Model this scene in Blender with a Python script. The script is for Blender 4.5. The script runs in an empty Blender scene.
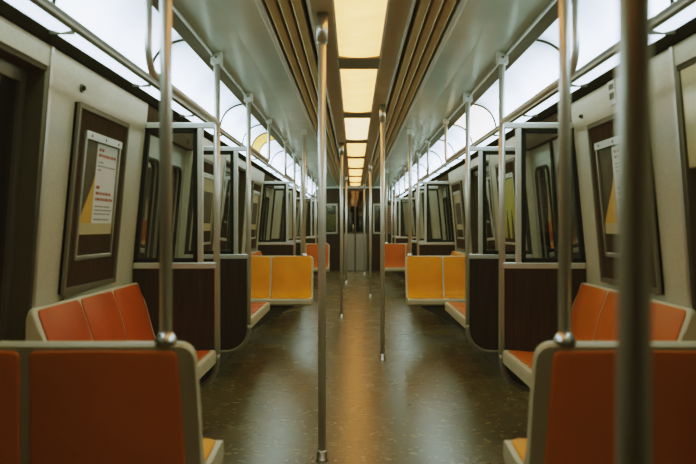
import bpy, bmesh, math, random
from mathutils import Vector
random.seed(4)
SC = bpy.context.scene
COL = SC.collection
PI = math.pi
V = Vector

# ------------------------------------------------------------------ materials
def new_mat(name):
    m = bpy.data.materials.new(name); m.use_nodes = True
    nt = m.node_tree
    return m, nt, nt.nodes['Principled BSDF']

def pmat(name, col, rough=0.5, metal=0.0, spec=0.5, var=0.0, scale=8.0, stretch=(1,1,1), bump=0.0, rvar=0.0, coat=0.0):
    m, nt, b = new_mat(name)
    b.inputs['Roughness'].default_value = rough
    b.inputs['Metallic'].default_value = metal
    b.inputs['Specular IOR Level'].default_value = spec
    b.inputs['Coat Weight'].default_value = coat
    b.inputs['Coat Roughness'].default_value = 0.12
    tc = nt.nodes.new('ShaderNodeTexCoord')
    mp = nt.nodes.new('ShaderNodeMapping'); mp.inputs['Scale'].default_value = stretch
    nz = nt.nodes.new('ShaderNodeTexNoise'); nz.inputs['Scale'].default_value = scale
    nz.inputs['Detail'].default_value = 5
    nt.links.new(tc.outputs['Object'], mp.inputs['Vector'])
    nt.links.new(mp.outputs['Vector'], nz.inputs['Vector'])
    rp = nt.nodes.new('ShaderNodeValToRGB')
    rp.color_ramp.elements[0].position = 0.3; rp.color_ramp.elements[1].position = 0.7
    rp.color_ramp.elements[0].color = tuple(c*(1-var) for c in col) + (1,)
    rp.color_ramp.elements[1].color = tuple(min(1, c*(1+var)) for c in col) + (1,)
    nt.links.new(nz.outputs['Fac'], rp.inputs['Fac'])
    nt.links.new(rp.outputs['Color'], b.inputs['Base Color'])
    if rvar:
        mr = nt.nodes.new('ShaderNodeMapRange')
        mr.inputs['To Min'].default_value = max(0.02, rough-rvar); mr.inputs['To Max'].default_value = rough+rvar
        nt.links.new(nz.outputs['Fac'], mr.inputs['Value']); nt.links.new(mr.outputs['Result'], b.inputs['Roughness'])
    if bump:
        bp = nt.nodes.new('ShaderNodeBump'); bp.inputs['Strength'].default_value = bump; bp.inputs['Distance'].default_value = 0.01
        nt.links.new(nz.outputs['Fac'], bp.inputs['Height']); nt.links.new(bp.outputs['Normal'], b.inputs['Normal'])
    return m

def speckle_mat(name, base, dark, light, scale, rough, spec=0.5, tile=0.0):
    m, nt, b = new_mat(name)
    N = nt.nodes.new; L = nt.links.new
    tc = N('ShaderNodeTexCoord')
    vo = N('ShaderNodeTexVoronoi'); vo.inputs['Scale'].default_value = scale
    n2 = N('ShaderNodeTexNoise'); n2.inputs['Scale'].default_value = 2.3; n2.inputs['Detail'].default_value = 6
    L(tc.outputs['Object'], vo.inputs['Vector']); L(tc.outputs['Object'], n2.inputs['Vector'])
    sx = N('ShaderNodeSeparateColor'); L(vo.outputs['Color'], sx.inputs['Color'])
    r1 = N('ShaderNodeValToRGB'); r1.color_ramp.interpolation = 'CONSTANT'
    e = r1.color_ramp.elements
    e[0].color = dark+(1,); e[0].position = 0
    e[1].color = base+(1,); e[1].position = 0.22
    x = e.new(0.95); x.color = light+(1,)
    L(sx.outputs['Red'], r1.inputs['Fac'])
    r2 = N('ShaderNodeMapRange'); r2.inputs['From Min'].default_value = 0.3; r2.inputs['From Max'].default_value = 0.7
    r2.inputs['To Min'].default_value = 0.88; r2.inputs['To Max'].default_value = 1.10
    L(n2.outputs['Fac'], r2.inputs['Value'])
    mx = N('ShaderNodeVectorMath'); mx.operation = 'SCALE'
    L(r1.outputs['Color'], mx.inputs[0]); L(r2.outputs['Result'], mx.inputs['Scale'])
    L(mx.outputs['Vector'], b.inputs['Base Color'])
    mr = N('ShaderNodeMapRange'); mr.inputs['To Min'].default_value = rough-0.02; mr.inputs['To Max'].default_value = rough+0.04
    L(n2.outputs['Fac'], mr.inputs['Value']); L(mr.outputs['Result'], b.inputs['Roughness'])
    b.inputs['Specular IOR Level'].default_value = spec
    return m

def wood_mat(name, c0, c1, rough=0.4, spec=0.22):
    m, nt, b = new_mat(name)
    N = nt.nodes.new; L = nt.links.new
    tc = N('ShaderNodeTexCoord'); mp = N('ShaderNodeMapping'); mp.inputs['Scale'].default_value = (45, 45, 1.6)
    nz = N('ShaderNodeTexNoise'); nz.inputs['Scale'].default_value = 1.6; nz.inputs['Detail'].default_value = 7; nz.inputs['Distortion'].default_value = 0.4
    L(tc.outputs['Object'], mp.inputs['Vector']); L(mp.outputs['Vector'], nz.inputs['Vector'])
    rp = N('ShaderNodeValToRGB'); rp.color_ramp.elements[0].position = 0.35; rp.color_ramp.elements[1].position = 0.68
    rp.color_ramp.elements[0].color = c0+(1,); rp.color_ramp.elements[1].color = c1+(1,)
    L(nz.outputs['Fac'], rp.inputs['Fac']); L(rp.outputs['Color'], b.inputs['Base Color'])
    b.inputs['Roughness'].default_value = rough; b.inputs['Specular IOR Level'].default_value = spec
    return m

def glass_mat(name, tint, gain=1.0, rough=0.03, ior=1.5):
    m = bpy.data.materials.new(name); m.use_nodes = True
    nt = m.node_tree; nt.nodes.clear()
    N = nt.nodes.new; L = nt.links.new
    out = N('ShaderNodeOutputMaterial'); mix = N('ShaderNodeMixShader')
    tr = N('ShaderNodeBsdfTransparent'); tr.inputs['Color'].default_value = tint+(1,)
    gl = N('ShaderNodeBsdfGlossy'); gl.inputs['Roughness'].default_value = rough
    lw = N('ShaderNodeLayerWeight'); lw.inputs['Blend'].default_value = 0.5
    pw = N('ShaderNodeMath'); pw.operation = 'POWER'; pw.inputs[1].default_value = 5.0
    mu = N('ShaderNodeMath'); mu.operation = 'MULTIPLY_ADD'; mu.inputs[1].default_value = 0.95*gain; mu.inputs[2].default_value = 0.045*gain; mu.use_clamp = True
    L(lw.outputs['Facing'], pw.inputs[0])
    nz = N('ShaderNodeTexNoise'); nz.inputs['Scale'].default_value = 3.0
    tc = N('ShaderNodeTexCoord'); L(tc.outputs['Object'], nz.inputs['Vector'])
    bp = N('ShaderNodeBump'); bp.inputs['Strength'].default_value = 0.05; bp.inputs['Distance'].default_value = 0.02
    L(nz.outputs['Fac'], bp.inputs['Height']); L(bp.outputs['Normal'], gl.inputs['Normal'])
    L(pw.outputs['Value'], mu.inputs[0]); L(mu.outputs['Value'], mix.inputs['Fac'])
    L(tr.outputs['BSDF'], mix.inputs[1]); L(gl.outputs['BSDF'], mix.inputs[2]); L(mix.outputs['Shader'], out.inputs['Surface'])
    return m

def glow_mat(name, col, strength, lo=0.6, hi=1.0, axis='Z', dirt=0.12, scale=1.5, ends=0.0):
    """translucent lamp lens: emission a little stronger where the tubes sit behind it, plus a faint gloss"""
    m, nt, b = new_mat(name)
    N = nt.nodes.new; L = nt.links.new
    tc = N('ShaderNodeTexCoord')
    sp = N('ShaderNodeSeparateXYZ'); L(tc.outputs['Generated'], sp.inputs['Vector'])
    rp = N('ShaderNodeValToRGB')
    e = rp.color_ramp.elements
    e[0].position = 0.0; e[0].color = (hi*0.85,)*3+(1,)
    e[1].position = 1.0; e[1].color = (lo,)*3+(1,)
    x = e.new(0.35); x.color = (hi,)*3+(1,)
    L(sp.outputs[axis], rp.inputs['Fac'])
    nz = N('ShaderNodeTexNoise'); nz.inputs['Scale'].default_value = scale; nz.inputs['Detail'].default_value = 4
    L(tc.outputs['Object'], nz.inputs['Vector'])
    mr = N('ShaderNodeMapRange'); mr.inputs['From Min'].default_value = 0.3; mr.inputs['From Max'].default_value = 0.7
    mr.inputs['To Min'].default_value = strength*(1-dirt); mr.inputs['To Max'].default_value = strength*(1+dirt)
    L(nz.outputs['Fac'], mr.inputs['Value'])
    mu = N('ShaderNodeMath'); mu.operation = 'MULTIPLY'
    L(rp.outputs['Color'], mu.inputs[0]); L(mr.outputs['Result'], mu.inputs[1])
    fin = mu.outputs['Value']
    if ends:                                    # tubes stop short of the panel ends, which stay dimmer high up
        a1 = N('ShaderNodeMath'); a1.operation = 'PINGPONG'; a1.inputs[1].default_value = 0.5
        L(sp.outputs['Y'], a1.inputs[0])
        a2 = N('ShaderNodeMapRange'); a2.interpolation_type = 'SMOOTHSTEP'
        a2.inputs['From Min'].default_value = 0.0; a2.inputs['From Max'].default_value = 0.13
        a2.inputs['To Min'].default_value = ends; a2.inputs['To Max'].default_value = 0.0
        L(a1.outputs['Value'], a2.inputs['Value'])
        a3 = N('ShaderNodeMath'); a3.operation = 'MULTIPLY'; L(a2.outputs['Result'], a3.inputs[0]); L(sp.outputs['Z'], a3.inputs[1])
        a4 = N('ShaderNodeMath'); a4.operation = 'SUBTRACT'; a4.inputs[0].default_value = 1.0; a4.use_clamp = True; L(a3.outputs['Value'], a4.inputs[1])
        a5 = N('ShaderNodeMath'); a5.operation = 'MULTIPLY'; L(fin, a5.inputs[0]); L(a4.outputs['Value'], a5.inputs[1]); fin = a5.outputs['Value']
    b.inputs['Base Color'].default_value = (0.45, 0.45, 0.43, 1)
    b.inputs['Roughness'].default_value = 0.35
    b.inputs['Emission Color'].default_value = col+(1,)
    L(fin, b.inputs['Emission Strength'])
    return m

M = {}
M['floor']  = speckle_mat('speckled brown floor', (0.104,0.073,0.026), (0.066,0.046,0.016), (0.27,0.21,0.10), 60, 0.26, 0.50)
M['cream']  = speckle_mat('speckled cream wall', (0.50,0.47,0.36), (0.44,0.41,0.30), (0.57,0.54,0.44), 160, 0.34, 0.4)
M['ceil']   = pmat('glossy ceiling', (0.48,0.57,0.51), 0.2, 0, 0.55, 0.05, 3, rvar=0.06)
M['tan']    = pmat('tan ceiling panel', (0.46,0.38,0.25), 0.35, 0, 0.4, 0.08, 4)
M['gold']   = pmat('golden louvre', (0.55,0.38,0.18), 0.38, 0.15, 0.5, 0.12, 6)
M['dark']   = pmat('dark cavity', (0.006,0.004,0.0025), 1.0, 0, 0.0, 0.2, 6)
M['rail']   = pmat('dark metal rail', (0.075,0.066,0.052), 0.4, 0.5, 0.5, 0.1, 10)
M['olive']  = pmat('olive grey plate', (0.13,0.115,0.085), 0.45, 0.2, 0.4, 0.1, 10)
M['steel']  = pmat('brushed steel', (0.64,0.63,0.58), 0.38, 0.65, 0.5, 0.06, 14, (1,1,0.1), rvar=0.05)
M['chrome'] = pmat('polished steel', (0.62,0.61,0.58), 0.30, 1.0, 0.5, 0.04, 14)
M['alu']    = pmat('dull aluminium', (0.48,0.47,0.43), 0.38, 0.9, 0.5, 0.06, 14)
M['doorsteel'] = pmat('stainless door skin', (0.34,0.34,0.31), 0.36, 0.75, 0.5, 0.12, 5, (1,1,0.15))
M['frame']  = pmat('seat frame cream', (0.50,0.45,0.31), 0.38, 0, 0.45, 0.07, 9)
M['red']    = pmat('red orange seat', (0.50,0.072,0.004), 0.38, 0, 0.1, 0.10, 5, rvar=0.06)
M['orange'] = pmat('orange seat', (0.52,0.108,0.003), 0.38, 0, 0.1, 0.10, 5, rvar=0.06)
M['rearorange'] = pmat('orange seat rear', (0.88,0.20,0.007), 0.45, 0, 0.2, 0.08, 4, rvar=0.05)
M['yellow'] = pmat('yellow seat', (0.78,0.275,0.003), 0.38, 0, 0.1, 0.09, 5, rvar=0.06)
M['wood']   = wood_mat('dark wood laminate', (0.014,0.008,0.005), (0.038,0.020,0.012))
M['brown']  = wood_mat('brown laminate frame', (0.030,0.016,0.009), (0.058,0.032,0.019), 0.85, 0.03)
M['palereflect'] = pmat('pale yellow reflection', (0.55,0.48,0.26), 0.16, 0, 0.6, 0.1, 3)  # window reflection given as a base colour
M['header'] = pmat('pale header panel', (0.74,0.76,0.70), 0.4, 0, 0.4, 0.04, 4)
M['seam'] = pmat('dark seam', (0.035,0.035,0.035), 0.6, 0, 0.1, 0.1, 10)
M['silver'] = pmat('silver paint', (0.60,0.60,0.55), 0.36, 0.25, 0.5, 0.05, 9)
M['trimedge'] = pmat('dull panel trim', (0.24,0.22,0.165), 0.42, 0.5, 0.4, 0.08, 9)
M['black']  = pmat('black rubber', (0.008,0.008,0.008), 0.6, 0, 0.1, 0.1, 20)
M['heater'] = pmat('dark heater casing', (0.045,0.040,0.032), 0.5, 0.2, 0.4, 0.15, 6)
M['recess'] = pmat('khaki window reveal', (0.050,0.041,0.024), 0.7, 0, 0.15, 0.1, 5)
M['glass']  = glass_mat('clear glass', (0.86,0.90,0.88), 1.6)
M['outglass'] = glass_mat('dark window glass', (0.30,0.34,0.32), 2.2)
M['coverglass'] = glass_mat('poster cover', (0.95,0.96,0.93), 0.15, 0.06)
M['paper']  = pmat('white paper', (0.80,0.81,0.80), 0.5, 0, 0.3, 0.03, 9)
M['beigep'] = pmat('beige paper', (0.56,0.46,0.28), 0.5, 0, 0.3, 0.05, 9)
M['photo']  = pmat('dark photo print', (0.06,0.042,0.028), 0.5, 0, 0.15, 0.5, 9)
M['yellowp']= pmat('yellow print', (0.66,0.37,0.05), 0.45, 0, 0.3, 0.06, 9)
M['greenp'] = pmat('yellow green print', (0.50,0.50,0.07), 0.45, 0, 0.3, 0.15, 12)
M['redink'] = pmat('red ink', (0.45,0.04,0.03), 0.5, 0, 0.3, 0.05, 9)
M['dullred'] = pmat('dull red ink', (0.16,0.035,0.03), 0.5, 0, 0.3, 0.05, 9)
M['dullpink'] = pmat('dull pink paper', (0.20,0.13,0.11), 0.5, 0, 0.3, 0.05, 9)
M['greyink']= pmat('grey ink', (0.16,0.16,0.17), 0.5, 0, 0.3, 0.05, 9)
M['tunnel'] = pmat('tunnel dark', (0.02,0.02,0.018), 0.8, 0, 0.2, 0.4, 1.2)
LG = 3.2
COOL = (0.62, 0.90, 1.0)
M['lens']   = glow_mat('cool curved lens', COOL, LG*1.5, 0.20, 1.0, 'Z', 0.45, 1.3, 0.55)
M['lensw']  = glow_mat('pale yellow curved lens', (1.0,0.95,0.72), LG*1.15, 0.55, 1.0, 'Z', 0.12, 1.8)
M['strip']  = glow_mat('cool strip lens', COOL, LG*0.85, 0.9, 1.0, 'X', 0.06, 1.0)
M['lamp']   = glow_mat('warm ceiling lens', (1.0,0.42,0.125), LG*0.80, 0.85, 1.0, 'X', 0.14, 5.0)
M['lampb']  = glow_mat('pale warm ceiling lens', (1.0,0.56,0.24), LG*0.8, 0.9, 1.0, 'X', 0.10, 5.0)
M['adcard'] = glow_mat('yellow backlit card', (0.95,0.62,0.13), LG*0.4, 0.7, 1.0, 'Z', 0.3, 9.0)

# ------------------------------------------------------------------ mesh helpers
class MB:
    def __init__(s): s.v = []; s.f = []; s.sm = []
    def add(s, vs, fs, smooth=False):
        o = len(s.v); s.v += [tuple(p) for p in vs]
        for f in fs: s.f.append([o+i for i in f]); s.sm.append(smooth)
    def box(s, x0, x1, y0, y1, z0, z1):
        x0,x1 = min(x0,x1),max(x0,x1); y0,y1 = min(y0,y1),max(y0,y1); z0,z1 = min(z0,z1),max(z0,z1)
        vs = [(x0,y0,z0),(x1,y0,z0),(x1,y1,z0),(x0,y1,z0),(x0,y0,z1),(x1,y0,z1),(x1,y1,z1),(x0,y1,z1)]
        s.add(vs, [(3,2,1,0),(4,5,6,7),(0,1,5,4),(1,2,6,5),(2,3,7,6),(3,0,4,7)]); return s
    def hexa(s, a, b):
        """two quads (lists of 4 points) joined into a solid"""
        s.add(list(a)+list(b), [(3,2,1,0),(4,5,6,7),(0,1,5,4),(1,2,6,5),(2,3,7,6),(3,0,4,7)]); return s
    def tube(s, pts, r, n=14, cap=True):
        pts = [V(p) for p in pts]; rings = []
        up = None
        for i, p in enumerate(pts):
            if i == 0: t = pts[1]-p
            elif i == len(pts)-1: t = p-pts[i-1]
            else: t = (pts[i+1]-p).normalized()+(p-pts[i-1]).normalized()
            t.normalize()
            if up is None:
                up = V((1,0,0)) if abs(t.x) < 0.9 else V((0,1,0))
            a = (up - t*up.dot(t)).normalized(); b = t.cross(a); up = a
            rr = r[i] if isinstance(r, (list, tuple)) else r
            rings.append([p + (a*math.cos(2*PI*k/n)+b*math.sin(2*PI*k/n))*rr for k in range(n)])
        vs = [q for ring in rings for q in ring]; fs = []
        for i in range(len(rings)-1):
            for k in range(n):
                fs.append((i*n+k, i*n+(k+1)%n, (i+1)*n+(k+1)%n, (i+1)*n+k))
        s.add(vs, fs, True)
        if cap:
            s.add(rings[0], [tuple(reversed(range(n)))]); s.add(rings[-1], [tuple(range(n))])
        return s
    def loft(s, slices, closed=True, smooth=False, caps=True):
        n = len(slices[0]); vs = [q for sl in slices for q in sl]; fs = []
        for i in range(len(slices)-1):
            for k in range(n if closed else n-1):
                fs.append((i*n+k, i*n+(k+1)%n, (i+1)*n+(k+1)%n, (i+1)*n+k))
        s.add(vs, fs, smooth)
        if caps and closed:
            s.add(slices[0], [tuple(reversed(range(n)))]); s.add(slices[-1], [tuple(range(n))])
        return s
    def build(s, name, mat, parent=None, bevel=0.0, segs=2):
        me = bpy.data.meshes.new(name)
        o = bpy.data.objects.new(name, me)
        off = V((0,0,0))
        if parent is not None:
            o.parent = parent; q = parent
            while q is not None: off += q.location; q = q.parent
        me.from_pydata([tuple(V(p)-off) for p in s.v], [], s.f)
        bm = bmesh.new(); bm.from_mesh(me)
        for f, sm in zip(bm.faces, s.sm): f.smooth = sm
        bmesh.ops.remove_doubles(bm, verts=bm.verts, dist=1e-5)
        bmesh.ops.recalc_face_normals(bm, faces=bm.faces)
        bm.to_mesh(me); bm.free()
        me.materials.append(M[mat] if isinstance(mat, str) else mat)
        COL.objects.link(o)
        if bevel:
            b = o.modifiers.new('edge', 'BEVEL'); b.width = bevel; b.segments = segs; b.limit_method = 'ANGLE'; b.angle_limit = math.radians(40)
            b.harden_normals = False
        return o

def thing(name, loc, label, cat, group=None):
    o = bpy.data.objects.new(name, None); o.empty_display_size = 0.1
    o.location = loc; COL.objects.link(o)
    o['label'] = label; o['category'] = cat
    if group: o['group'] = group
    return o
def tag(o, label, cat, group=None):
    o['label'] = label; o['category'] = cat
    if group: o['group'] = group
    return o
def struct(o):
    o['kind'] = 'structure'; return o
def struct_empty(name, loc):
    o = bpy.data.objects.new(name, None); o.location = loc; COL.objects.link(o); o['kind'] = 'structure'; return o

SIDE = {-1: 'left', 1: 'right'}
ORD = ['first','second','third','fourth','fifth','sixth','seventh','eighth','ninth','tenth','eleventh','twelfth',
       'thirteenth','fourteenth','fifteenth','sixteenth','seventeenth','eighteenth','nineteenth','twentieth']

# ------------------------------------------------------------------ car dimensions
Y0, Y1 = -2.2, 20.2                        # rear and far end of the car
DOORS = [(4.5, 5.85), (10.35, 11.70), (16.2, 17.55)]
WINS  = [(1.25, 3.05), (7.25, 8.75), (13.1, 14.6)]
def uw(z):                                  # half width of the side wall at height z
    if z <= 0.85: return 1.27 - 0.02*z/0.85
    return 1.25 - (z-0.85)*0.0926
WT = 1.775                                   # top of the side wall
RAIL_IN, RAIL_Z = 0.856, 2.035              # upper edge of the curved light lens
LOW_X, LOW_Z = 1.05, 1.83                   # lower edge of the curved light lens

# floor
fm = MB(); fm.box(-1.40, 1.40, Y0, Y1, -0.08, 0.0)
struct(fm.build('floor', 'floor'))

# ceiling: two glossy side panels plus the dark plenum above everything
cm = MB()
cm.box(-1.45, 1.45, Y0, Y1, 2.22, 2.30)
for s in (-1, 1):
    sl = []
    for y in (Y0, Y1):
        sl.append([(s*0.455,y,2.085),(s*0.62,y,2.078),(s*0.80,y,2.055),(s*0.80,y,2.10),(s*0.455,y,2.13)])
    cm.loft(sl)
struct(cm.build('ceiling', 'ceil'))

# side walls ---------------------------------------------------------------
def wall_seg(mb, s, y0, y1, z0, z1, th=0.05, off=0.0):
    zs = [z0] + [z for z in (0.85,) if z0 < z < z1] + [z1]
    sl = []
    for y in (y0, y1):
        inner = [(s*(uw(z)+off), y, z) for z in zs]
        outer = [(s*(uw(z)+off+th), y, z) for z in reversed(zs)]
        sl.append(inner+outer)
    mb.loft(sl)
WZ0, WZ1 = 0.45, 1.70                       # window opening
for s in (-1, 1):
    w = MB()
    y = Y0
    cuts = sorted([(a,b,'d') for a,b in DOORS] + [(a,b,'w') for a,b in WINS])
    for a, b, k in cuts:
        wall_seg(w, s, y, a, 0, WT)
        if k == 'w':
            wall_seg(w, s, a, b, 0, WZ0); wall_seg(w, s, a, b, WZ1, WT)
        y = b
    wall_seg(w, s, y, Y1, 0, WT)
    struct(w.build('wall_'+SIDE[s], 'cream'))
    # outer skin of the car, dark, behind the openings
    k = MB(); k.box(s*1.45, s*1.47, Y0, Y1, -0.08, 2.30)
    struct(k.build('wall_outer_'+SIDE[s], 'tunnel'))
    # heater casing along the foot of the wall
    h = MB()
    segs = [(Y0, DOORS[0][0]-0.03), (DOORS[0][1]+0.03, DOORS[1][0]-0.03), (DOORS[1][1]+0.03, DOORS[2][0]-0.03), (DOORS[2][1]+0.03, Y1)]
    for a, b in segs: h.box(s*1.08, s*1.262, a, b, 0.0, 0.30)
    struct(h.build('baseboard_'+SIDE[s], 'heater', bevel=0.01))
    # dark soffit between wall top and light strip, and cavity behind the lenses
    t = MB()
    t.box(s*1.152, s*1.30, Y0, Y1, 1.776, 1.835); t.box(s*1.062, s*1.20, Y0, Y1, 1.833, 1.838)
    t.box(s*1.20, s*1.30, Y0, Y1, 1.835, 2.22)
    struct(t.build('trim_cove_'+SIDE[s], 'dark'))
    # upper and lower dark rails holding the lens
    r = MB()
    r.loft([[(s*0.80,y,2.045),(s*0.862,y,2.010),(s*0.885,y,2.035),(s*0.885,y,2.09),(s*0.80,y,2.09)] for y in (Y0,Y1)])
    r.loft([[(s*1.030,y,1.815),(s*1.030,y,1.845),(s*1.050,y,1.855),(s*1.062,y,1.845),(s*1.062,y,1.815)] for y in (Y0,Y1)])
    struct(r.build('trim_light_rail_'+SIDE[s], 'rail', bevel=0.003))
    e = MB(); e.box(s*0.800, s*0.812, Y0, Y1, 2.036, 2.046)
    e.box(s*1.026, s*1.031, Y0, Y1, 1.812, 1.822)
    struct(e.build('trim_rail_edge_'+SIDE[s], 'alu'))
    # thin metal joints on the wall panels beside windows
    j = MB()
    for a, b in WINS:
        for yy in (a-0.03, b+0.002):
            j.hexa([(s*(uw(0.6)-0.006),yy,0.6),(s*(uw(0.6)-0.006),yy+0.028,0.6),(s*(uw(WT)-0.006),yy+0.028,WT),(s*(uw(WT)-0.006),yy,WT)],
                   [(s*(uw(0.6)+0.01),yy,0.6),(s*(uw(0.6)+0.01),yy+0.028,0.6),(s*(uw(WT)+0.01),yy+0.028,WT),(s*(uw(WT)+0.01),yy,WT)])
    struct(j.build('trim_joint_'+SIDE[s], 'alu'))

# windows --------------------------------------------------------------------
wn = 0
for (a, b) in WINS:
    for s in (-1, 1):
        wn += 1
        root = struct_empty('window_%d' % wn, (s*1.30, (a+b)/2, WZ0))
        rv = MB()                                   # reveal
        d0, d1 = 0.0, 0.085
        def q(y, z, off): return (s*(uw(z)+off), y, z)
        t = 0.02
        rv.hexa([q(a,WZ0,0.052),q(a,WZ1,0.052),q(a,WZ1,d1+0.02),q(a,WZ0,d1+0.02)], [q(a+t,WZ0,0.004),q(a+t,WZ1,0.004),q(a+t,WZ1,d1+0.02),q(a+t,WZ0,d1+0.02)])
        rv.hexa([q(b,WZ0,0.052),q(b,WZ1,0.052),q(b,WZ1,d1+0.02),q(b,WZ0,d1+0.02)], [q(b-t,WZ0,0.004),q(b-t,WZ1,0.004),q(b-t,WZ1,d1+0.02),q(b-t,WZ0,d1+0.02)])
        rv.hexa([q(a,WZ1,0.004),q(b,WZ1,0.004),q(b,WZ1,d1+0.02),q(a,WZ1,d1+0.02)], [q(a,WZ1-t,0.004),q(b,WZ1-t,0.004),q(b,WZ1-t,d1+0.02),q(a,WZ1-t,d1+0.02)])
        rv.hexa([q(a,WZ0,0.004),q(b,WZ0,0.004),q(b,WZ0,d1+0.02),q(a,WZ0,d1+0.02)], [q(a,WZ0+t,0.004),q(b,WZ0+t,0.004),q(b,WZ0+t,d1+0.02),q(a,WZ0+t,d1+0.02)])
        rv.build('window_reveal', 'recess', root)
        fr = MB(); g = 0.05
        def bar(y0,y1,z0,z1,o0=0.07,o1=0.10):
            fr.hexa([q(y0,z0,o0),q(y1,z0,o0),q(y1,z1,o0),q(y0,z1,o0)],[q(y0,z0,o1),q(y1,z0,o1),q(y1,z1,o1),q(y0,z1,o1)])
        bar(a+t,a+t+g,WZ0+t,WZ1-t); bar(b-t-g,b-t,WZ0+t,WZ1-t); bar(a+t,b-t,WZ0+t,WZ0+t+g); bar(a+t,b-t,WZ1-t-g,WZ1-t)
        fr.build('window_frame', 'rail', root)
        p = MB()
        p.add([q(a+t,WZ0+t,0.086),q(b-t,WZ0+t,0.086),q(b-t,WZ1-t,0.086),q(a+t,WZ1-t,0.086)],[(0,1,2,3)])
        p.build('pane', 'outglass', root)
        if wn == 2:                                  # pale glossy slab standing in for the yellowish reflection high in the near right window
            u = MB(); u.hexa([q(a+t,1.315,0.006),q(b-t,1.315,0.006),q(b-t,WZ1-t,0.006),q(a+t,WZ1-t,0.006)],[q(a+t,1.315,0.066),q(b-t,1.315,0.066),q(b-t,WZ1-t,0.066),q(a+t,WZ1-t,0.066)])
            u.build('reflection_panel', 'palereflect', root, 0.006)

# sliding doors ---------------------------------------------------------------
def rrect(y0, y1, z0, z1, r, n=6):
    pts = []
    for cy, cz, a0 in ((y1-r,z1-r,0),(y0+r,z1-r,90),(y0+r,z0+r,180),(y1-r,z0+r,270)):
        for k in range(n+1):
            a = math.radians(a0+90*k/n); pts.append((cy+r*math.cos(a), cz+r*math.sin(a)))
    return pts
dn = 0
for (a, b) in DOORS:
    for s in (-1, 1):
        dn += 1
        root = struct_empty('door_%d' % dn, (s*1.30, (a+b)/2, 0))
        c = (a+b)/2
        def q(y, z, off): return (s*(uw(z)+off), y, z)
        hd = MB()
        hd.hexa([q(a,1.64,0.0),q(b,1.64,0.0),q(b,WT,0.0),q(a,WT,0.0)],[q(a,1.64,0.09),q(b,1.64,0.09),q(b,WT,0.09),q(a,WT,0.09)])
        hd.build('door_header', 'brown', root)
        jb = MB()
        for y0, y1 in ((a, a+0.05), (b-0.05, b)):
            jb.loft([[(s*(uw(z)+0.0),y,z) for z in (0,0.85,1.64)]+[(s*(uw(z)+0.09),y,z) for z in (1.64,0.85,0)] for y in (y0,y1)])
        jb.build('door_jamb', 'cream', root)
        for y0, y1 in ((a+0.05, c-0.004), (c+0.004, b-0.05)):
            lf = MB(); hole = rrect(y0+0.13, y1-0.13, 0.80, 1.50, 0.07)
            outer = []
            n = len(hole)
            for (yy, zz) in hole:           # project hole points out to the leaf's border
                cy, cz = (y0+y1)/2, 0.82
                dy, dz = yy-(y0+y1)/2, zz-1.15
                hw, hh = (y1-y0)/2, 0.35+0.14
                k = min(hw/abs(dy) if abs(dy) > 1e-6 else 9e9, hh/abs(dz) if abs(dz) > 1e-6 else 9e9)
                outer.append(((y0+y1)/2+dy*k, 1.15+dz*k))
            for o0, flip in ((0.045, 1), (0.08, -1)):
                vs = [q(y,z,o0) for y,z in hole]+[q(y,z,o0) for y,z in outer]
                lf.add(vs, [(i,(i+1)%n,n+(i+1)%n,n+i) for i in range(n)])
            vs = [q(y,z,0.045) for y,z in hole]+[q(y,z,0.08) for y,z in hole]
            lf.add(vs, [(i,(i+1)%n,n+(i+1)%n,n+i) for i in range(n)], True)
            # corners of the border and the lower skin
            lf.hexa([q(y0,0.02,0.045),q(y1,0.02,0.045),q(y1,0.70,0.045),q(y0,0.70,0.045)],[q(y0,0.02,0.08),q(y1,0.02,0.08),q(y1,0.70,0.08),q(y0,0.70,0.08)])
            lf.hexa([q(y0,0.60,0.05),q(y0+0.10,0.60,0.05),q(y0+0.10,1.64,0.05),q(y0,1.64,0.05)],[q(y0,0.60,0.078),q(y0+0.10,0.60,0.078),q(y0+0.10,1.64,0.078),q(y0,1.64,0.078)])
            lf.hexa([q(y1-0.10,0.60,0.05),q(y1,0.60,0.05),q(y1,1.64,0.05),q(y1-0.10,1.64,0.05)],[q(y1-0.10,0.60,0.078),q(y1,0.60,0.078),q(y1,1.64,0.078),q(y1-0.10,1.64,0.078)])
            leaf = lf.build('door_leaf', 'doorsteel', root)
            gk = MB()
            ring = [q(y,z,0.042) for y,z in rrect(y0+0.13,y1-0.13,0.80,1.50,0.07)]
            gk.tube(ring+[ring[0]], 0.011, 6, False); gk.build('window_gasket', 'black', leaf)
            gp = MB()
            gp.add([q(y,z,0.06) for y,z in rrect(y0+0.13,y1-0.13,0.80,1.50,0.07)], [tuple(range(n))])
            gp.build('pane', 'outglass', leaf)
            ed = MB(); ye = (y1-0.012, y1) if y1 < c else (y0, y0+0.012)
            ed.hexa([q(ye[0],0.02,0.035),q(ye[1],0.02,0.035),q(ye[1],1.64,0.035),q(ye[0],1.64,0.035)],[q(ye[0],0.02,0.07),q(ye[1],0.02,0.07),q(ye[1],1.64,0.07),q(ye[0],1.64,0.07)])
            ed.build('rubber_edge', 'black', leaf)

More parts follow.
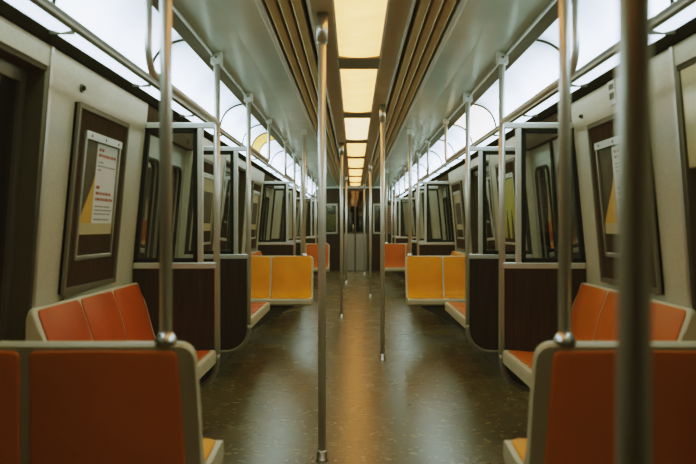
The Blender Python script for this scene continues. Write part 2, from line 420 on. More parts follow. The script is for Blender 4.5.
# end walls -------------------------------------------------------------------
ew = MB()
DW, DH = 0.33, 2.02
for s in (-1, 1):
    ew.box(s*DW, s*0.44, Y1-0.04, Y1+0.04, 0, 2.05)
    ew.box(s*0.44, s*1.45, Y1-0.04, Y1+0.04, 0, 0.92)
    ew.box(s*0.44, s*1.45, Y1-0.04, Y1+0.04, 1.66, 2.05)
    ew.box(s*0.78, s*1.45, Y1-0.04, Y1+0.04, 0.92, 1.66)
ew.box(-DW, DW, Y1-0.04, Y1+0.04, DH, 2.05)
struct(ew.build('wall_far', 'wood'))
hw = MB(); hw.box(-0.9, 0.9, Y1-0.10, Y1-0.03, 2.045, 2.20); struct(hw.build('trim_far_header', 'header', bevel=0.004))
bd = MB(); bd.box(-1.45, 1.45, Y0-0.06, Y0, 0, 2.3); struct(bd.build('wall_rear', 'wood'))
# end door
root = struct_empty('door_%d' % (dn+1), (0, Y1, 0))
c1 = MB(); c1.box(-DW, DW, Y1-0.02, Y1+0.02, 0.01, 0.93); c1.build('kick_panel', 'doorsteel', root, 0.004)
c2 = MB()
for x0, x1 in ((-DW,-DW+0.05),(-0.02,0.02),(DW-0.05,DW)): c2.box(x0, x1, Y1-0.03, Y1+0.02, 0.01, DH)
c2.box(-DW, DW, Y1-0.03, Y1+0.02, 0.92, 0.96); c2.box(-DW, DW, Y1-0.03, Y1+0.02, DH-0.05, DH)
c2.build('door_frame', 'rail', root, 0.004)
c3 = MB(); c3.add([(-DW+0.03,Y1,0.95),(DW-0.03,Y1,0.95),(DW-0.03,Y1,DH-0.03),(-DW+0.03,Y1,DH-0.03)],[(0,1,2,3)]); c3.build('pane', 'outglass', root)
c4 = MB(); c4.tube([(-0.05,Y1-0.03,0.98),(-0.05,Y1-0.07,0.98),(-0.05,Y1-0.07,1.14),(-0.05,Y1-0.03,1.14)], 0.01, 8); c4.build('handle', 'chrome', root)
c5 = MB(); c5.box(-0.22,-0.12,Y1-0.006,Y1-0.001,1.52,1.62); c5.build('notice', 'photo', root)
c5 = MB(); c5.box(0.10,0.24,Y1-0.006,Y1-0.001,1.36,1.46); c5.build('notice', 'photo', root)
# windows of the end wall
for s in (-1, 1):
    wn += 1
    root = struct_empty('window_%d' % wn, (s*0.61, Y1, 0.92))
    f = MB()
    x0, x1 = s*0.44, s*0.78
    for bx in ((x0,x0+s*0.035,0.92,1.66),(x1-s*0.035,x1,0.92,1.66),(x0,x1,0.92,0.96),(x0,x1,1.62,1.66)): f.box(bx[0],bx[1],Y1-0.055,Y1+0.01,bx[2],bx[3])
    f.build('window_frame', 'alu', root, 0.004)
    g = MB(); g.add([(x0,Y1,0.94),(x1,Y1,0.94),(x1,Y1,1.64),(x0,Y1,1.64)],[(0,1,2,3)]); g.build('pane', 'outglass', root)
tu = MB(); tu.box(-1.47, 1.47, Y1+0.5, Y1+0.52, -0.08, 2.3); struct(tu.build('wall_beyond', 'tunnel'))
# far red-lettered notice board on the end wall (right) and green print behind the left window
nb = thing('notice_board', (0.78, Y1-0.045, 0.9), 'dull pink notice sheet on the far end wall, right of the end door', 'notice')
p = MB(); p.box(0.74, 1.06, Y1-0.052, Y1-0.042, 0.92, 1.62); p.build('sheet', 'dullpink', nb)
p = MB()
for i in range(9): p.box(0.77, 0.77+0.26*random.uniform(0.6,1), Y1-0.055, Y1-0.051, 1.54-i*0.07, 1.565-i*0.07)
p.build('red_line', 'dullred', nb)
pb = tag(MB().box(-0.70, -0.50, Y1+0.006, Y1+0.012, 1.0, 1.4).build('poster', 'greenp'), 'yellow-green print seen through the far end window, left of the end door', 'poster')

# ------------------------------------------------------------------ ceiling centre
for s in (-1, 1):
    t = MB(); t.box(s*0.125, s*0.232, Y0, Y1-0.1, 2.10, 2.13)
    struct(t.build('trim_ceiling_panel_'+SIDE[s], 'tan', bevel=0.003))
    g = thing('air_grille', (s*0.34, 9.0, 2.06), 'long golden slatted air grille running along the ceiling, %s of the warm lamps' % SIDE[s], 'air vent', 'ceiling air grilles')
    b = MB(); b.box(s*0.228, s*0.460, Y0, Y1-0.1, 2.160, 2.18); b.build('backing', 'dark', g)
    for k in range(3):
        u = 0.262 + k*0.056
        m = MB(); m.loft([[(s*u,y,2.080),(s*(u+0.036),y,2.072),(s*(u+0.042),y,2.082),(s*(u+0.010),y,2.150),(s*(u+0.002),y,2.150)] for y in (Y0,Y1-0.1)])
        m.build('slat', 'gold', g, 0.002)
    m = MB(); m.box(s*0.430, s*0.456, Y0, Y1-0.1, 2.070, 2.16); m.build('edge_strip', 'silver', g, 0.003)
    m = MB(); m.box(s*0.228, s*0.238, Y0, Y1-0.1, 2.078, 2.16); m.build('edge_strip', 'silver', g, 0.002)

lamp_y = [0.55, 2.75, 4.95, 7.25, 9.5, 11.7, 13.9, 16.1, 18.3, 20.05]
for i in range(len(lamp_y)-1):
    a, b = lamp_y[i], lamp_y[i+1]
    g = thing('ceiling_lamp', (0, (a+b)/2, 2.095), 'warm glowing ceiling lamp panel in the centre row, %s from the camera end' % ORD[i], 'lamp', 'warm ceiling lamps')
    m = MB()
    prof = [(x*0.0145, 2.100 - 0.010*(1-(x/8)**2)) for x in range(-8, 9)]
    m.loft([[(x,y,z) for x,z in prof] + [(x,y,z+0.006) for x,z in reversed(prof)] for y in (a+0.16, b-0.16)], smooth=False)
    m.build('diffuser', 'lampb' if i == 3 else 'lamp', g)
    m = MB()
    for s in (-1, 1): m.box(s*0.116, s*0.127, a, b, 2.088, 2.13)
    m.build('side_frame', 'silver', g, 0.002)
    m = MB(); m.box(-0.128, 0.128, b-0.17, b+0.15, 2.082, 2.112); m.build('end_plate', 'olive', g, 0.006)

# ------------------------------------------------------------------ curved side lights
def lens_prof(n=10):
    pts = []
    a, b = V((RAIL_IN+0.008, RAIL_Z-0.006)), V((LOW_X-0.004, LOW_Z+0.016))
    d = b-a; nrm = V((-d.y, d.x)).normalized()
    if nrm.y < 0: nrm = -nrm
    for k in range(n+1):
        t = k/n; pts.append(a + d*t + nrm*0.050*4*t*(1-t))
    return pts
LP = lens_prof()
seams = [1.2, 2.75, 4.04, 6.16, 7.40, 8.68, 9.92, 11.9, 13.25, 14.5, 15.75, 17.75, 19.0, 20.1]
def lens_mesh(s, a, b, off=0.0, th=0.006, p0=0, p1=None):
    pr = LP[p0:p1]
    m = MB()
    inn = [(s*(p.x-off*0.75), p.y-off*0.65) for p in pr]; out = [(s*(p.x+th*0.75), p.y+th*0.65) for p in pr]
    m.loft([[(x,y,z) for x,z in inn]+[(x,y,z) for x,z in reversed(out)] for y in (a,b)], smooth=False)
    return m
for s in (-1, 1):
    sm = seams if s > 0 else seams[:5]+[8.02, 8.66]+seams[6:]
    for i in range(len(sm)-1):
        a, b = sm[i], sm[i+1]
        if a == 8.02: continue
        warm = (s == 1 and i == 3)
        g = thing('curved_light', (s*0.98, (a+b)/2, 1.84), '%s curved diffuser of the %s side lights, %s panel from the camera end' % ('pale yellow' if warm else 'cool white', SIDE[s], ORD[i]), 'light', 'curved side light panels')
        lens_mesh(s, a+0.007, b-0.007).build('diffuser', 'lensw' if warm else 'lens', g)
        m = MB()
        m.tube([(s*p.x, b-0.003, p.y) for p in LP], 0.011, 6); m.build('seam_strip', 'seam', g)
    st = [1.875+1.125*k for k in range(17)]
    for i in range(16):
        a, b = st[i], min(st[i+1], 20.1)
        g = thing('cove_strip_light', (s*1.11, (a+b)/2, 1.815), 'narrow white light strip under the %s curved diffusers, %s from the camera end' % (SIDE[s], ORD[i]), 'light', 'narrow downlight strips')  # strip light just below the cove soffit, not on the ceiling
        m = MB(); m.loft([[(s*1.060,y,1.822),(s*1.105,y,1.812),(s*1.148,y,1.824),(s*1.148,y,1.830),(s*1.060,y,1.830)] for y in (a+0.006,b-0.006)]); m.build('diffuser', 'strip', g)
        m = MB(); m.box(s*1.058, s*1.150, b-0.006, b+0.006, 1.806, 1.832); m.build('end_cap', 'rail', g)

# yellow advertising card clipped over the left lens
ad = thing('advertising_card', (-0.97, 8.3, 1.9), 'yellow advertising card in the left curved light panel', 'advertisement')
lens_mesh(-1, 8.036, 8.64, 0.004).build('card', 'adcard', ad)
m = MB(); m.tube([(-p.x, 8.656, p.y) for p in LP], 0.011, 6); m.build('seam_strip', 'seam', ad)
# ------------------------------------------------------------------ windscreens at the doors
RP = 0.018
PU = 0.786
scr_words = [('near edge','nearest'),('far edge','nearest'),('near edge','second'),('far edge','second'),('near edge','third'),('far edge','third')]
k = 0
for di, (a, b) in enumerate(DOORS):
    for e, y in enumerate((a, b)):
        for s in (-1, 1):
            edge, which = scr_words[di*2+e]
            g = thing('windscreen', (s*1.02, y, 0.2), 'wood and glass windscreen with steel pole, %s of the %s %s doorway' % (edge, which, SIDE[s]), 'partition', 'doorway windscreens')
            # wood panel with a rounded lower aisle corner
            r = 0.16; zb = 0.205
            pts = [(PU+0.004, 0.868), (PU+0.004, zb+r)]
            for j in range(1, 9):
                t = PI + (PI/2)*j/8
                pts.append((PU+0.004+r + r*math.cos(t), zb+r + r*math.sin(t)))
            pts += [(1.255, zb), (1.247, 0.868)]
            m = MB(); m.loft([[(s*u, yy, z) for u, z in pts] for yy in (y-0.014, y+0.014)]); m.build('wood_panel', 'wood', g, 0.002)
            # steel pole that bends under the panel
            pp = [(s*PU, y, zb+r+0.03), (s*PU, y, zb+r)]
            for j in range(1, 11):
                t = PI + (PI/2)*j/10
                pp.append((s*(PU+r + r*math.cos(t)), y, zb+r + r*math.sin(t)))
            pp.append((s*1.252, y, zb))
            m = MB(); m.tube([(s*PU, y, 2.045), (s*PU, y, zb+r+0.03)], RP, 16); pole = m.build('pole', 'steel', g)
            m = MB(); m.tube(pp, RP, 16); m.build('panel_trim', 'trimedge', g)
            m = MB(); m.box(s*(PU-0.030), s*(PU+0.030), y-0.03, y+0.03, 1.992, 2.062); br = m.build('ceiling_bracket', 'silver', pole, 0.006)
            m = MB(); m.tube([(s*PU, y-0.031, 2.028),(s*PU, y-0.035, 2.028)], 0.007, 8); m.build('screw', 'rail', pole)
            # rails
            m = MB(); m.hexa([(s*PU,y-0.02,0.868),(s*PU,y+0.02,0.868),(s*PU,y+0.02,0.902),(s*PU,y-0.02,0.902)],
                             [(s*1.246,y-0.02,0.868),(s*1.246,y+0.02,0.868),(s*1.243,y+0.02,0.902),(s*1.243,y-0.02,0.902)]); m.build('sill_rail', 'steel', g, 0.004)
            m = MB(); m.box(s*PU, s*(uw(1.66)-0.001), y-0.016, y+0.016, 1.640, 1.672); m.build('top_rail', 'steel', g, 0.004)
            m = MB(); m.box(s*0.862, s*0.892, y-0.016, y+0.016, 0.902, 1.640); m.build('mullion', 'steel', g, 0.004)
            fr = MB()
            def bar2(u00,u01,z0,u10,u11,z1):
                fr.hexa([(s*u00,y-0.019,z0),(s*u01,y-0.019,z0),(s*u11,y-0.019,z1),(s*u10,y-0.019,z1)],[(s*u00,y+0.019,z0),(s*u01,y+0.019,z0),(s*u11,y+0.019,z1),(s*u10,y+0.019,z1)])
            za, zc = 0.903, 1.639
            bar2(0.893,0.915,za,0.893,0.915,zc)
            bar2(uw(za)-0.026,uw(za)-0.002,za,uw(zc)-0.026,uw(zc)-0.002,zc)
            bar2(0.893,uw(za)-0.002,za,0.893,uw(za+0.024)-0.002,za+0.024)
            bar2(0.893,uw(zc-0.024)-0.002,zc-0.024,0.893,uw(zc)-0.002,zc)
            fr.build('glass_frame', 'black', g, 0.003)
            m = MB(); m.add([(s*0.905,y,za+0.01),(s*(uw(za)-0.015),y,za+0.01),(s*(uw(zc)-0.015),y,zc-0.01),(s*0.905,y,zc-0.01)], [(0,1,2,3)])
            m.build('pane', 'glass', g)

# ------------------------------------------------------------------ free poles in the aisle
aisle = [(0.9, 0.279), (3.83, -0.18), (6.72, 0.205), (9.8, -0.18), (12.7, 0.225), (15.8, -0.18), (18.7, 0.21)]
alab = ['dark blurred steel pole nearest the camera, in front of the right seats',
        'steel floor-to-ceiling pole left of the aisle centre, nearest of the poles left of the lamps',
        'steel aisle pole right of the ceiling lamps, second from the camera on that side',
        'steel aisle pole left of the lamps, second from the camera on that side',
        'steel aisle pole right of the lamps, third from the camera on that side',
        'steel aisle pole left of the lamps, third from the camera on that side',
        'steel aisle pole right of the lamps, farthest, before the end door']
for (y, x), lb in zip(aisle, alab):
    g = thing('aisle_pole', (x, y, 0), lb, 'pole', 'aisle poles')
    m = MB(); zt = 2.069 if abs(x) > 0.235 else 2.099; m.tube([(x,y,0.0),(x,y,zt)], 0.0185, 18); m.build('pole', 'steel', g)
    m = MB(); m.tube([(x,y,1.965),(x,y,zt)], 0.0265, 18); m.tube([(x,y,1.955),(x,y,1.968)], [0.0205,0.0265], 18, False); m.build('ceiling_collar', 'alu', g)
    m = MB(); m.tube([(x,y,0.0),(x,y,0.006),(x,y,0.045),(x,y,0.05)], [0.032,0.026,0.023,0.019], 18); m.build('floor_collar', 'chrome', g)

# ------------------------------------------------------------------ overhead hand rails over the benches
hold = [(3.0, 4.5), (7.25, 5.85), (9.0, 10.35), (13.1, 11.7), (14.7, 16.2), (18.9, 17.55)]
hlab = ['over the foreground bench', 'over the bench behind the nearest doorway', 'just beyond the yellow seats',
        'over the bench behind the second doorway', 'beyond the far orange seats', 'behind the third doorway']
for (y, ye), lb in zip(hold, hlab):
    for s in (-1, 1):
        d = 1 if ye > y else -1
        g = thing('hand_rail', (s*PU, y, 1.68), 'bent overhead steel hand rail on the %s, %s' % (SIDE[s], lb), 'hand rail', 'overhead hand rails')
        pts = [(s*PU, y, 2.055), (s*PU, y, 1.766)]
        for j in range(1, 8):
            t = (PI/2)*j/7
            pts.append((s*PU, y+d*(0.09-0.09*math.cos(t)), 1.766-0.09*math.sin(t)))
        pts += [(s*PU, ye-d*0.019, 1.676)]
        m = MB(); m.tube(pts, 0.0145, 12); m.build('bar', 'steel', g)
        m = MB(); m.box(s*(PU-0.026), s*(PU+0.026), y-0.026, y+0.026, 2.015, 2.06); m.build('ceiling_bracket', 'silver', g, 0.005)

# ------------------------------------------------------------------ seats
def smooth_curve(pts, n=5):
    out = []
    P = [V(p) for p in pts]
    for i in range(len(P)-1):
        p0 = P[max(i-1,0)]; p1 = P[i]; p2 = P[i+1]; p3 = P[min(i+2,len(P)-1)]
        for j in range(n):
            t = j/n
            out.append(0.5*((2*p1)+(p2-p0)*t+(2*p0-5*p1+4*p2-p3)*t*t+(3*p1-p0-3*p2+p3)*t*t*t))
    out.append(P[-1]); return out
def pad(mb, prof, w0, w1, th, put, r=0.03, flip=1):
    """thin moulded panel following a 2-D profile; put(w, a, b) maps to 3-D. w0/w1 may taper as pairs (start, end)"""
    P = [V(p) for p in prof]
    L = [0]
    for i in range(1, len(P)): L.append(L[-1]+(P[i]-P[i-1]).length)
    tot = L[-1]
    def at(d):
        for i in range(1, len(P)):
            if d <= L[i]+1e-9:
                t = (d-L[i-1])/max(1e-9, L[i]-L[i-1]); return P[i-1].lerp(P[i], t), (P[i]-P[i-1]).normalized()
        return P[-1], (P[-1]-P[-2]).normalized()
    ds = [0, r*0.08, r*0.3, r*0.6, r] + [r+(tot-2*r)*k/14 for k in range(1,14)] + [tot-r, tot-r*0.6, tot-r*0.3, tot-r*0.08, tot]
    sl = []
    for d in ds:
        p, t = at(d); n = V((-t.y, t.x))*flip
        e = min(d, tot-d); ins = 0 if e >= r else r-math.sqrt(max(0, r*r-(r-e)**2))
        f = d/tot
        a0 = (w0[0]*(1-f)+w0[1]*f if isinstance(w0, tuple) else w0)+ins
        a1 = (w1[0]*(1-f)+w1[1]*f if isinstance(w1, tuple) else w1)-ins
        bulge = th
        sl.append([put(a0, *(p+n*0.0)), put(a0, *(p+n*th*0.6)), put(a0+0.008, *(p+n*bulge)), put((a0+a1)/2, *(p+n*bulge)), put(a1-0.008, *(p+n*bulge)), put(a1, *(p+n*th*0.6)), put(a1, *(p+n*0.0))])
    mb.loft(sl)
    for i in range(len(mb.sm)): mb.sm[i] = True

# transverse two-place seat; profile in (d, z): d measured from the rear top edge towards the front
T_FRONT = smooth_curve([(0.040,0.800),(0.085,0.64),(0.118,0.50),(0.165,0.425),(0.27,0.405),(0.39,0.413),(0.462,0.416)], 4)
T_REAR = [(0.0,0.797),(0.050,0.60),(0.088,0.44),(0.105,0.345)]
def transverse(s, y, face, label, front_mat, rear_mat, drop=0.0, U0=0.45):
    g = thing('transverse_seat', (s*0.85, y+face*0.25, 0.0), label, 'seat', 'two-place transverse seats')
    U1 = 1.238
    prof = [tuple(p) for p in T_FRONT] + [(0.475,0.409),(0.48,0.395),(0.48,0.365),(0.465,0.352),(0.30,0.335)] + [tuple(p) for p in reversed(T_REAR)] + [(0.010,0.806),(0.028,0.808)]
    m = MB(); sl = []
    R = 0.042
    for dx in (0, 0.003, 0.009, 0.018, 0.03, 0.042):
        top = R - math.sqrt(R*R-(R-dx)**2)
        rr = max(0.0, 0.012-dx)*0.6
        sl.append([(s*(U0+dx), y+face*(d+(0.25-d)*rr), z - (top*(z-0.55)/0.25 if z > 0.55 else 0) - drop*min(1, max(0, (z-0.45)/0.35))) for d, z in prof])
    sl.append([(s*U1, y+face*d, z - drop*min(1, max(0, (z-0.45)/0.35))) for d, z in prof])
    m.loft(sl); m.build('frame', 'frame', g, 0.004)
    mid = 0.855
    for j, (a, b) in enumerate(((U0+0.018, mid-0.009), (mid+0.009, U1-0.012))):
        def put(w, d, z): return (s*w, y+face*d, z - drop*min(1, max(0, (z-0.45)/0.35)))
        m = MB(); pad(m, [tuple(p) for p in T_FRONT], a, b, 0.006, put, 0.03, 1)
        m.build('seat_shell', front_mat, g)
        a2 = (U0+0.047, U0+0.040) if j == 0 else (0.912, 0.952)
        b2 = (0.886, 0.924) if j == 0 else (1.234, 1.234)
        m = MB(); pad(m, [(0.003,0.785),(0.050,0.60),(0.088,0.44),(0.100,0.38)], a2, b2, 0.005, put, 0.02, -1)
        for i in range(len(m.v)):
            pass
        m.build('rear_panel', rear_mat, g)
    m = MB()
    for dd in (0.16, 0.40): m.loft([[(s*0.60,y+face*q,0.338),(s*1.10,y+face*q,0.338),(s*1.10,y+face*q,0.10),(s*1.04,y+face*q,0.10)] for q in (dd-0.02, dd+0.02)])
    m.build('wall_bracket', 'heater', g, 0.004)
    return g
transverse(-1, 2.15, 1, 'left foreground seat seen from behind, dark orange back in cream frame', 'yellow', 'rearorange', 0.014)
transverse( 1, 2.15, 1, 'right foreground seat seen from behind, dark orange back in cream frame', 'yellow', 'rearorange', 0.014)
transverse(-1, 8.2, -1, 'yellow two-place seat facing the camera, left of the aisle', 'yellow', 'orange', 0.0, 0.435)
transverse( 1, 8.2, -1, 'yellow two-place seat facing the camera, right of the aisle', 'yellow', 'orange', 0.0, 0.482)
transverse(-1, 14.05, -1, 'small far orange seat facing the camera, left of the aisle', 'orange', 'yellow')
transverse( 1, 14.05, -1, 'small far orange seat facing the camera, right of the aisle', 'orange', 'yellow')

# longitudinal three-place bench; profile in (u, z)
B_TOP = smooth_curve([(1.210,0.787),(1.165,0.66),(1.130,0.53),(1.085,0.435),(0.98,0.412),(0.86,0.420),(0.800,0.424)], 4)
def bench(s, y0, y1, wall_end, label, mats):
    g = thing('bench_seat', (s*1.0, (y0+y1)/2, 0.0), label, 'bench', 'three-place benches along the walls')
    prof = [tuple(p) for p in B_TOP] + [(0.788,0.418),(0.784,0.40),(0.786,0.352),(0.80,0.345),(1.10,0.33),(1.247,0.40),(1.237,0.775),(1.229,0.794),(1.216,0.796)]
    m = MB(); sl = []
    R = 0.03
    for y, dd in [(y0, 0), (y0+0.004, 0.004), (y0+0.012, 0.012), (y0+0.03, 0.03), (y1-0.03, 0.03), (y1-0.012, 0.012), (y1-0.004, 0.004), (y1, 0)]:
        t = R - math.sqrt(max(0, R*R-(R-dd)**2))
        sl.append([(s*u, y, z-(t*0.7 if z > 0.7 else 0)) for u, z in prof])
    m.loft(sl); m.build('frame', 'frame', g, 0.003)
    n = 3; step = (y1-y0-0.044)/n
    order = list(range(n))
    i_split = next(i for i, p in enumerate(B_TOP) if p[1] < 0.425)
    for j in range(n):
        a = y0+0.022+j*step+0.009; b = a+step-0.018
        def put(w, u, z): return (s*u, w, z)
        mt = mats[j % len(mats)]
        m = MB(); pad(m, [tuple(p) for p in B_TOP[0:i_split]], a, b, 0.006, put, 0.03, -1); m.build('seat_back', mt, g)
        m = MB(); pad(m, [tuple(p) for p in B_TOP[i_split+1:-1]], a, b, 0.006, put, 0.03, -1); m.build('seat_cushion', mt, g)
    for yy in (y0, y1):
        pass
    ye = y0 if wall_end == 'far' else y1
    d = -1 if wall_end == 'far' else 1
    m = MB(); m.tube([(s*1.20, ye, 0.66),(s*1.20, ye+d*0.006, 0.66)], 0.012, 10); m.build('bolt', 'alu', g)
    m = MB()
    for yy in (y0+0.25, y1-0.25): m.loft([[(s*0.86,q,0.345),(s*1.10,q,0.335),(s*1.10,q,0.12),(s*1.06,q,0.12)] for q in (yy-0.02, yy+0.02)])
    m.build('wall_bracket', 'heater', g)
    return g
bench(-1, 3.0, 4.475, 'far', 'left foreground red-orange bench under the framed poster, ending at the wood windscreen', ['red','red','red'])
bench( 1, 3.0, 4.475, 'far', 'right foreground orange bench along the wall, ending at the wood windscreen', ['orange','orange','orange'])
bench(-1, 5.88, 7.32, 'near', 'orange bench behind the nearest left doorway, before the yellow seats', ['red'])
bench( 1, 5.88, 7.32, 'near', 'orange bench behind the nearest right doorway, before the yellow seats', ['orange'])
bench(-1, 8.85, 10.325, 'far', 'bench along the left wall mostly hidden behind the yellow seats', ['orange'])
bench( 1, 8.85, 10.325, 'far', 'bench along the right wall mostly hidden behind the yellow seats', ['yellow'])
bench(-1, 11.73, 13.17, 'near', 'bench behind the second left doorway, before the far orange seats', ['yellow'])
bench( 1, 11.73, 13.17, 'near', 'bench behind the second right doorway, before the far orange seats', ['yellow'])
bench(-1, 14.7, 16.175, 'far', 'bench along the left wall hidden behind the far orange seats', ['yellow'])
bench( 1, 14.7, 16.175, 'far', 'bench along the right wall hidden behind the far orange seats', ['yellow'])

# poles rising from the seat backs
for y, face, w in ((2.15,1,'foreground orange-backed'), (8.2,-1,'yellow camera-facing'), (14.05,-1,'far orange')):
    for s in (-1, 1):
        x = s*0.53; yy = y+face*0.018
        g = thing('seat_pole', (x, yy, 0.81), 'steel pole rising from the aisle corner of the %s %s seat' % (SIDE[s], w), 'pole', 'poles on the seat backs')
        dz = 0.014 if y < 3 else 0.0
        m = MB(); m.tube([(x,yy,0.806-dz),(x,yy,2.079)], 0.0165, 16); m.build('pole', 'steel', g)
        m = MB(); m.tube([(x,yy,0.804-dz),(x,yy,0.812-dz),(x,yy,0.826-dz),(x,yy,0.832-dz)], [0.031,0.030,0.022,0.0175], 16); m.build('flange', 'chrome', g)
        m = MB(); m.box(x-0.028, x+0.028, yy-0.028, yy+0.028, 2.02, 2.084); m.build('ceiling_bracket', 'silver', g, 0.005)

# ------------------------------------------------------------------ framed posters on the walls
def wall_slab(mb, s, y0, y1, z0, z1, o0, o1):
    """slab lying on the leaning wall, o0..o1 metres proud of it"""
    def q(y, z, o): return (s*(uw(z)-o), y, z)
    mb.hexa([q(y0,z0,o0),q(y1,z0,o0),q(y1,z1,o0),q(y0,z1,o0)],[q(y0,z0,o1),q(y1,z0,o1),q(y1,z1,o1),q(y0,z1,o1)])
def ring(mb, s, y0, y1, z0, z1, w, o0, o1):
    wall_slab(mb,s,y0,y0+w,z0,z1,o0,o1); wall_slab(mb,s,y1-w,y1,z0,z1,o0,o1)
    wall_slab(mb,s,y0+w,y1-w,z0,z0+w,o0,o1); wall_slab(mb,s,y0+w,y1-w,z1-w,z1,o0,o1)
def poster(s, y0, y1, label, style):
    g = thing('framed_poster', (s*uw(0.82), (y0+y1)/2, 0.82), label, 'poster', 'framed wall posters')
    z0, z1 = 0.82, 1.615
    m = MB(); wall_slab(m,s,y0,y1,z0,z1,0.001,0.012); m.build('board', 'brown', g)
    m = MB(); ring(m,s,y0,y1,z0,z1,0.022,0.0,0.024); m.build('outer_frame', 'olive', g, 0.004)
    hy0, hy1, hz0, hz1 = y0+0.11, y1-0.11, 0.955, 1.505
    m = MB(); ring(m,s,hy0,hy1,hz0,hz1,0.018,0.010,0.024); m.build('holder_frame', 'alu', g, 0.003)
    m = MB(); wall_slab(m,s,hy0,hy1,hz1-0.03,hz1+0.006,0.022,0.028); cl = m.build('clip_bar', 'steel', g, 0.003)
    m = MB()
    for f in (0.12, 0.5, 0.88):
        yy = hy0+(hy1-hy0)*f; zz = hz1-0.012
        m.tube([(s*(uw(zz)-0.028),yy,zz),(s*(uw(zz)-0.031),yy,zz)], 0.006, 8)
    m.build('screw', 'rail', cl)
    # reader's left is the near side on the left wall, the far side on the right wall
    def yr(f): return hy0+0.018+(hy1-hy0-0.036)*(f if s < 0 else 1-f)
    def sl(name, mat, f0, f1, za, zb, o, parent=g):
        mm = MB(); wall_slab(mm,s,min(yr(f0),yr(f1)),max(yr(f0),yr(f1)),za,zb,o,o+0.0006); return mm.build(name, mat, parent)
    pz0, pz1 = 1.065, 1.475
    sl('holder_back', 'photo', 0, 1, hz0+0.018, pz0, 0.0125)
    if style == 'notice':
        sh = sl('sheet', 'paper', 0, 1, pz0, pz1, 0.0130)
        sl('photo_print', 'photo', 0, 0.36, pz0+0.05, pz1, 0.0138, sh)
        sl('beige_band', 'beigep', 0, 1, pz0, pz0+0.05, 0.0138, sh)
        mm = MB()
        def q(f, z, o): return (s*(uw(z)-o), yr(f), z)
        tri = [(0,pz0+0.05),(0.36,pz0+0.05),(0.36,pz0+0.27),(0.30,pz0+0.22)]
        mm.add([q(f,z,0.0146) for f,z in tri]+[q(f,z,0.0150) for f,z in tri], [(0,1,2,3),(7,6,5,4),(0,1,5,4),(1,2,6,5),(2,3,7,6),(3,0,4,7)])
        mm.build('yellow_print', 'yellowp', sh)
        for mat, rows, nm in (('redink', [(1.455,2),(1.43,2),(1.285,2),(1.258,2),(1.231,2)], 'red_lettering'), ('greyink', [(1.395,3),(1.378,3),(1.36,3),(1.195,3),(1.178,3),(1.161,3),(1.135,2)], 'grey_lettering')):
            mm = MB(); rnd = random.Random(7)
            for z, k2 in rows:
                f = 0.42; h = 0.013 if mat == 'redink' else 0.006
                while f < 0.90:
                    w = rnd.uniform(0.03, 0.10)
                    f2 = min(f+w, 0.95)
                    wall_slab(mm,s,min(yr(f),yr(f2)),max(yr(f),yr(f2)),z-h,z,0.0138,0.0143); f = f2+0.018
                    if rnd.random() < 0.08: break
            mm.build(nm, mat, sh)
    elif style == 'green':
        sh = sl('sheet', 'greenp', 0, 1, pz0-0.06, pz1, 0.0130)
        mm = MB()
        def q(f, z, o): return (s*(uw(z)-o), yr(f), z)
        for f0 in (0.28, 0.62):
            shp = [(f0-0.10,pz0-0.06),(f0+0.12,pz0-0.06),(f0+0.09,pz0+0.06),(f0+0.05,pz0+0.17),(f0+0.0,pz0+0.17),(f0-0.05,pz0+0.05)]
            mm.add([q(f,z,0.0138) for f,z in shp], [tuple(range(6))])
        mm.build('dark_print', 'photo', sh)
    else:
        sh = sl('sheet', 'beigep', 0, 1, pz0, pz1, 0.0130)
        sl('photo_print', 'photo', 0.08, 0.92, pz0+0.06, pz1-0.10, 0.0138, sh)
    m = MB(); m.add([(s*(uw(z)-0.019),y,z) for y,z in ((hy0+0.01,hz0+0.01),(hy1-0.01,hz0+0.01),(hy1-0.01,hz1-0.02),(hy0+0.01,hz1-0.02))], [(0,1,2,3)]); m.build('cover', 'coverglass', g)
poster(-1, 3.36, 4.10, 'framed white notice with red lettering above the left foreground bench', 'notice')
poster( 1, 3.36, 4.16, 'framed notice above the right foreground bench, partly behind the blurred pole', 'notice')
poster(-1, 6.05, 6.87, 'framed beige print seen through glass beyond the nearest left doorway', 'plain')
poster( 1, 6.05, 6.87, 'framed yellow-green print seen through glass beyond the nearest right doorway', 'green')
poster(-1, 9.15, 9.97, 'framed print on the left wall beyond the yellow seat', 'plain')
poster( 1, 9.15, 9.97, 'framed print on the right wall beyond the yellow seat', 'plain')

# small fittings on the walls
def knob(s, y, z, label, r=1.0):
    g = thing('wall_lock', (s*uw(z), y, z), label, 'lock')
    m = MB(); m.tube([(s*(uw(z)),y,z),(s*(uw(z)-0.008),y,z)], 0.019*r, 14); m.build('rim', 'rail', g)
    m = MB(); m.tube([(s*(uw(z)-0.008),y,z),(s*(uw(z)-0.018),y,z)], [0.013*r,0.010*r], 12); m.build('plug', 'black', g)
knob(-1, 3.42, 1.68, 'black round lock plug on the left wall above the framed notice')
knob( 1, 4.30, 1.68, 'small dark lock plug on the right wall beside the nearest doorway', 0.65)
pl = thing('wall_plaque', (1.17, 3.78, 1.68), 'small pale plaque high on the right wall above the framed notice', 'plaque')
m = MB(); wall_slab(m, 1, 3.735, 3.83, 1.665, 1.775, 0.0, 0.006); m.build('plate', 'alu', pl)
m = MB(); wall_slab(m, 1, 3.75, 3.815, 1.69, 1.72, 0.006, 0.007); wall_slab(m, 1, 3.75, 3.815, 1.735, 1.76, 0.006, 0.007); m.build('dark_print', 'photo', pl)
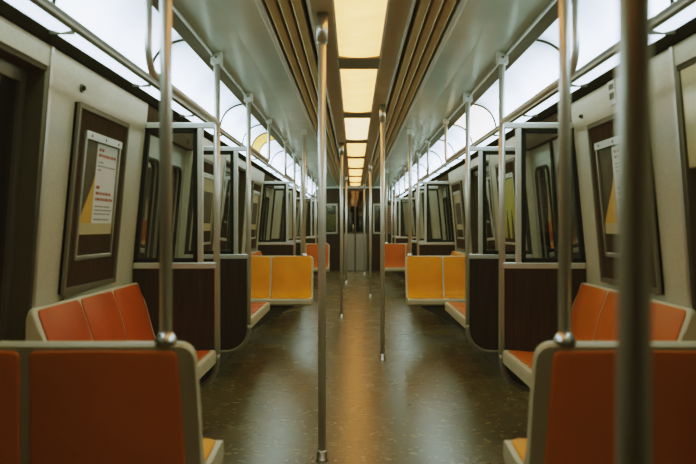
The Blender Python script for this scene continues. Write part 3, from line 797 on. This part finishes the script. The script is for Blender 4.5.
hs = tag(MB().tube([(-0.62, Y1-0.10, 2.10),(-0.62, Y1-0.115, 2.10)], 0.03, 12).build('speaker_grommet', 'black'), 'small black round fitting on the cream header above the end door', 'fitting')

# ------------------------------------------------------------------ world, camera
w = bpy.data.worlds.new('tunnel'); SC.world = w; w.use_nodes = True
w.node_tree.nodes['Background'].inputs['Color'].default_value = (0.010, 0.010, 0.009, 1)
w.node_tree.nodes['Background'].inputs['Strength'].default_value = 1.0

cam = bpy.data.cameras.new('camera'); co = bpy.data.objects.new('camera', cam); COL.objects.link(co)
co.location = (-0.03, 0.0, 1.10); co.rotation_euler = (PI/2, 0, 0)
cam.sensor_width = 36.0; cam.lens = 816/696*36.0
cam.shift_x = -6/696; cam.shift_y = -5.5/696
cam.clip_start = 0.02; cam.clip_end = 100
cam.dof.use_dof = True; cam.dof.focus_distance = 6.5; cam.dof.aperture_fstop = 3.2
SC.camera = co
SC.view_settings.view_transform = 'Standard'
SC.view_settings.look = 'None'
SC.view_settings.exposure = 0.0
# soft film-like shoulder with a slightly warm, olive toe
vs = SC.view_settings
vs.use_curve_mapping = True
cmap = vs.curve_mapping
WL = 6.0
cmap.white_level = (WL, WL, WL); cmap.black_level = (0, 0, 0)
xs = [0, 0.002, 0.004, 0.007, 0.01, 0.02, 0.035, 0.06, 0.10, 0.16, 0.25, 0.40, 0.65, 1.0]
for ch, (gain, top, lift, pw) in enumerate(((3.15, 0.95, 0.0035, 1.14), (2.85, 0.955, 0.0030, 1.14), (2.70, 0.965, 0.0022, 1.38))):
    c = cmap.curves[ch]
    pts = [(x, lift + (1-lift)*top*(gain*x*WL)**pw/(1+(gain*x*WL)**pw)) for x in xs]
    while len(c.points) < len(pts): c.points.new(0.5, 0.5)
    for p, (x, y) in zip(c.points, pts): p.location = (x, min(1.0, y)); p.handle_type = 'AUTO_CLAMPED'
cmap.update()
SC.cycles.max_bounces = 10
SC.cycles.transparent_max_bounces = 16
SC.cycles.sample_clamp_indirect = 4.0
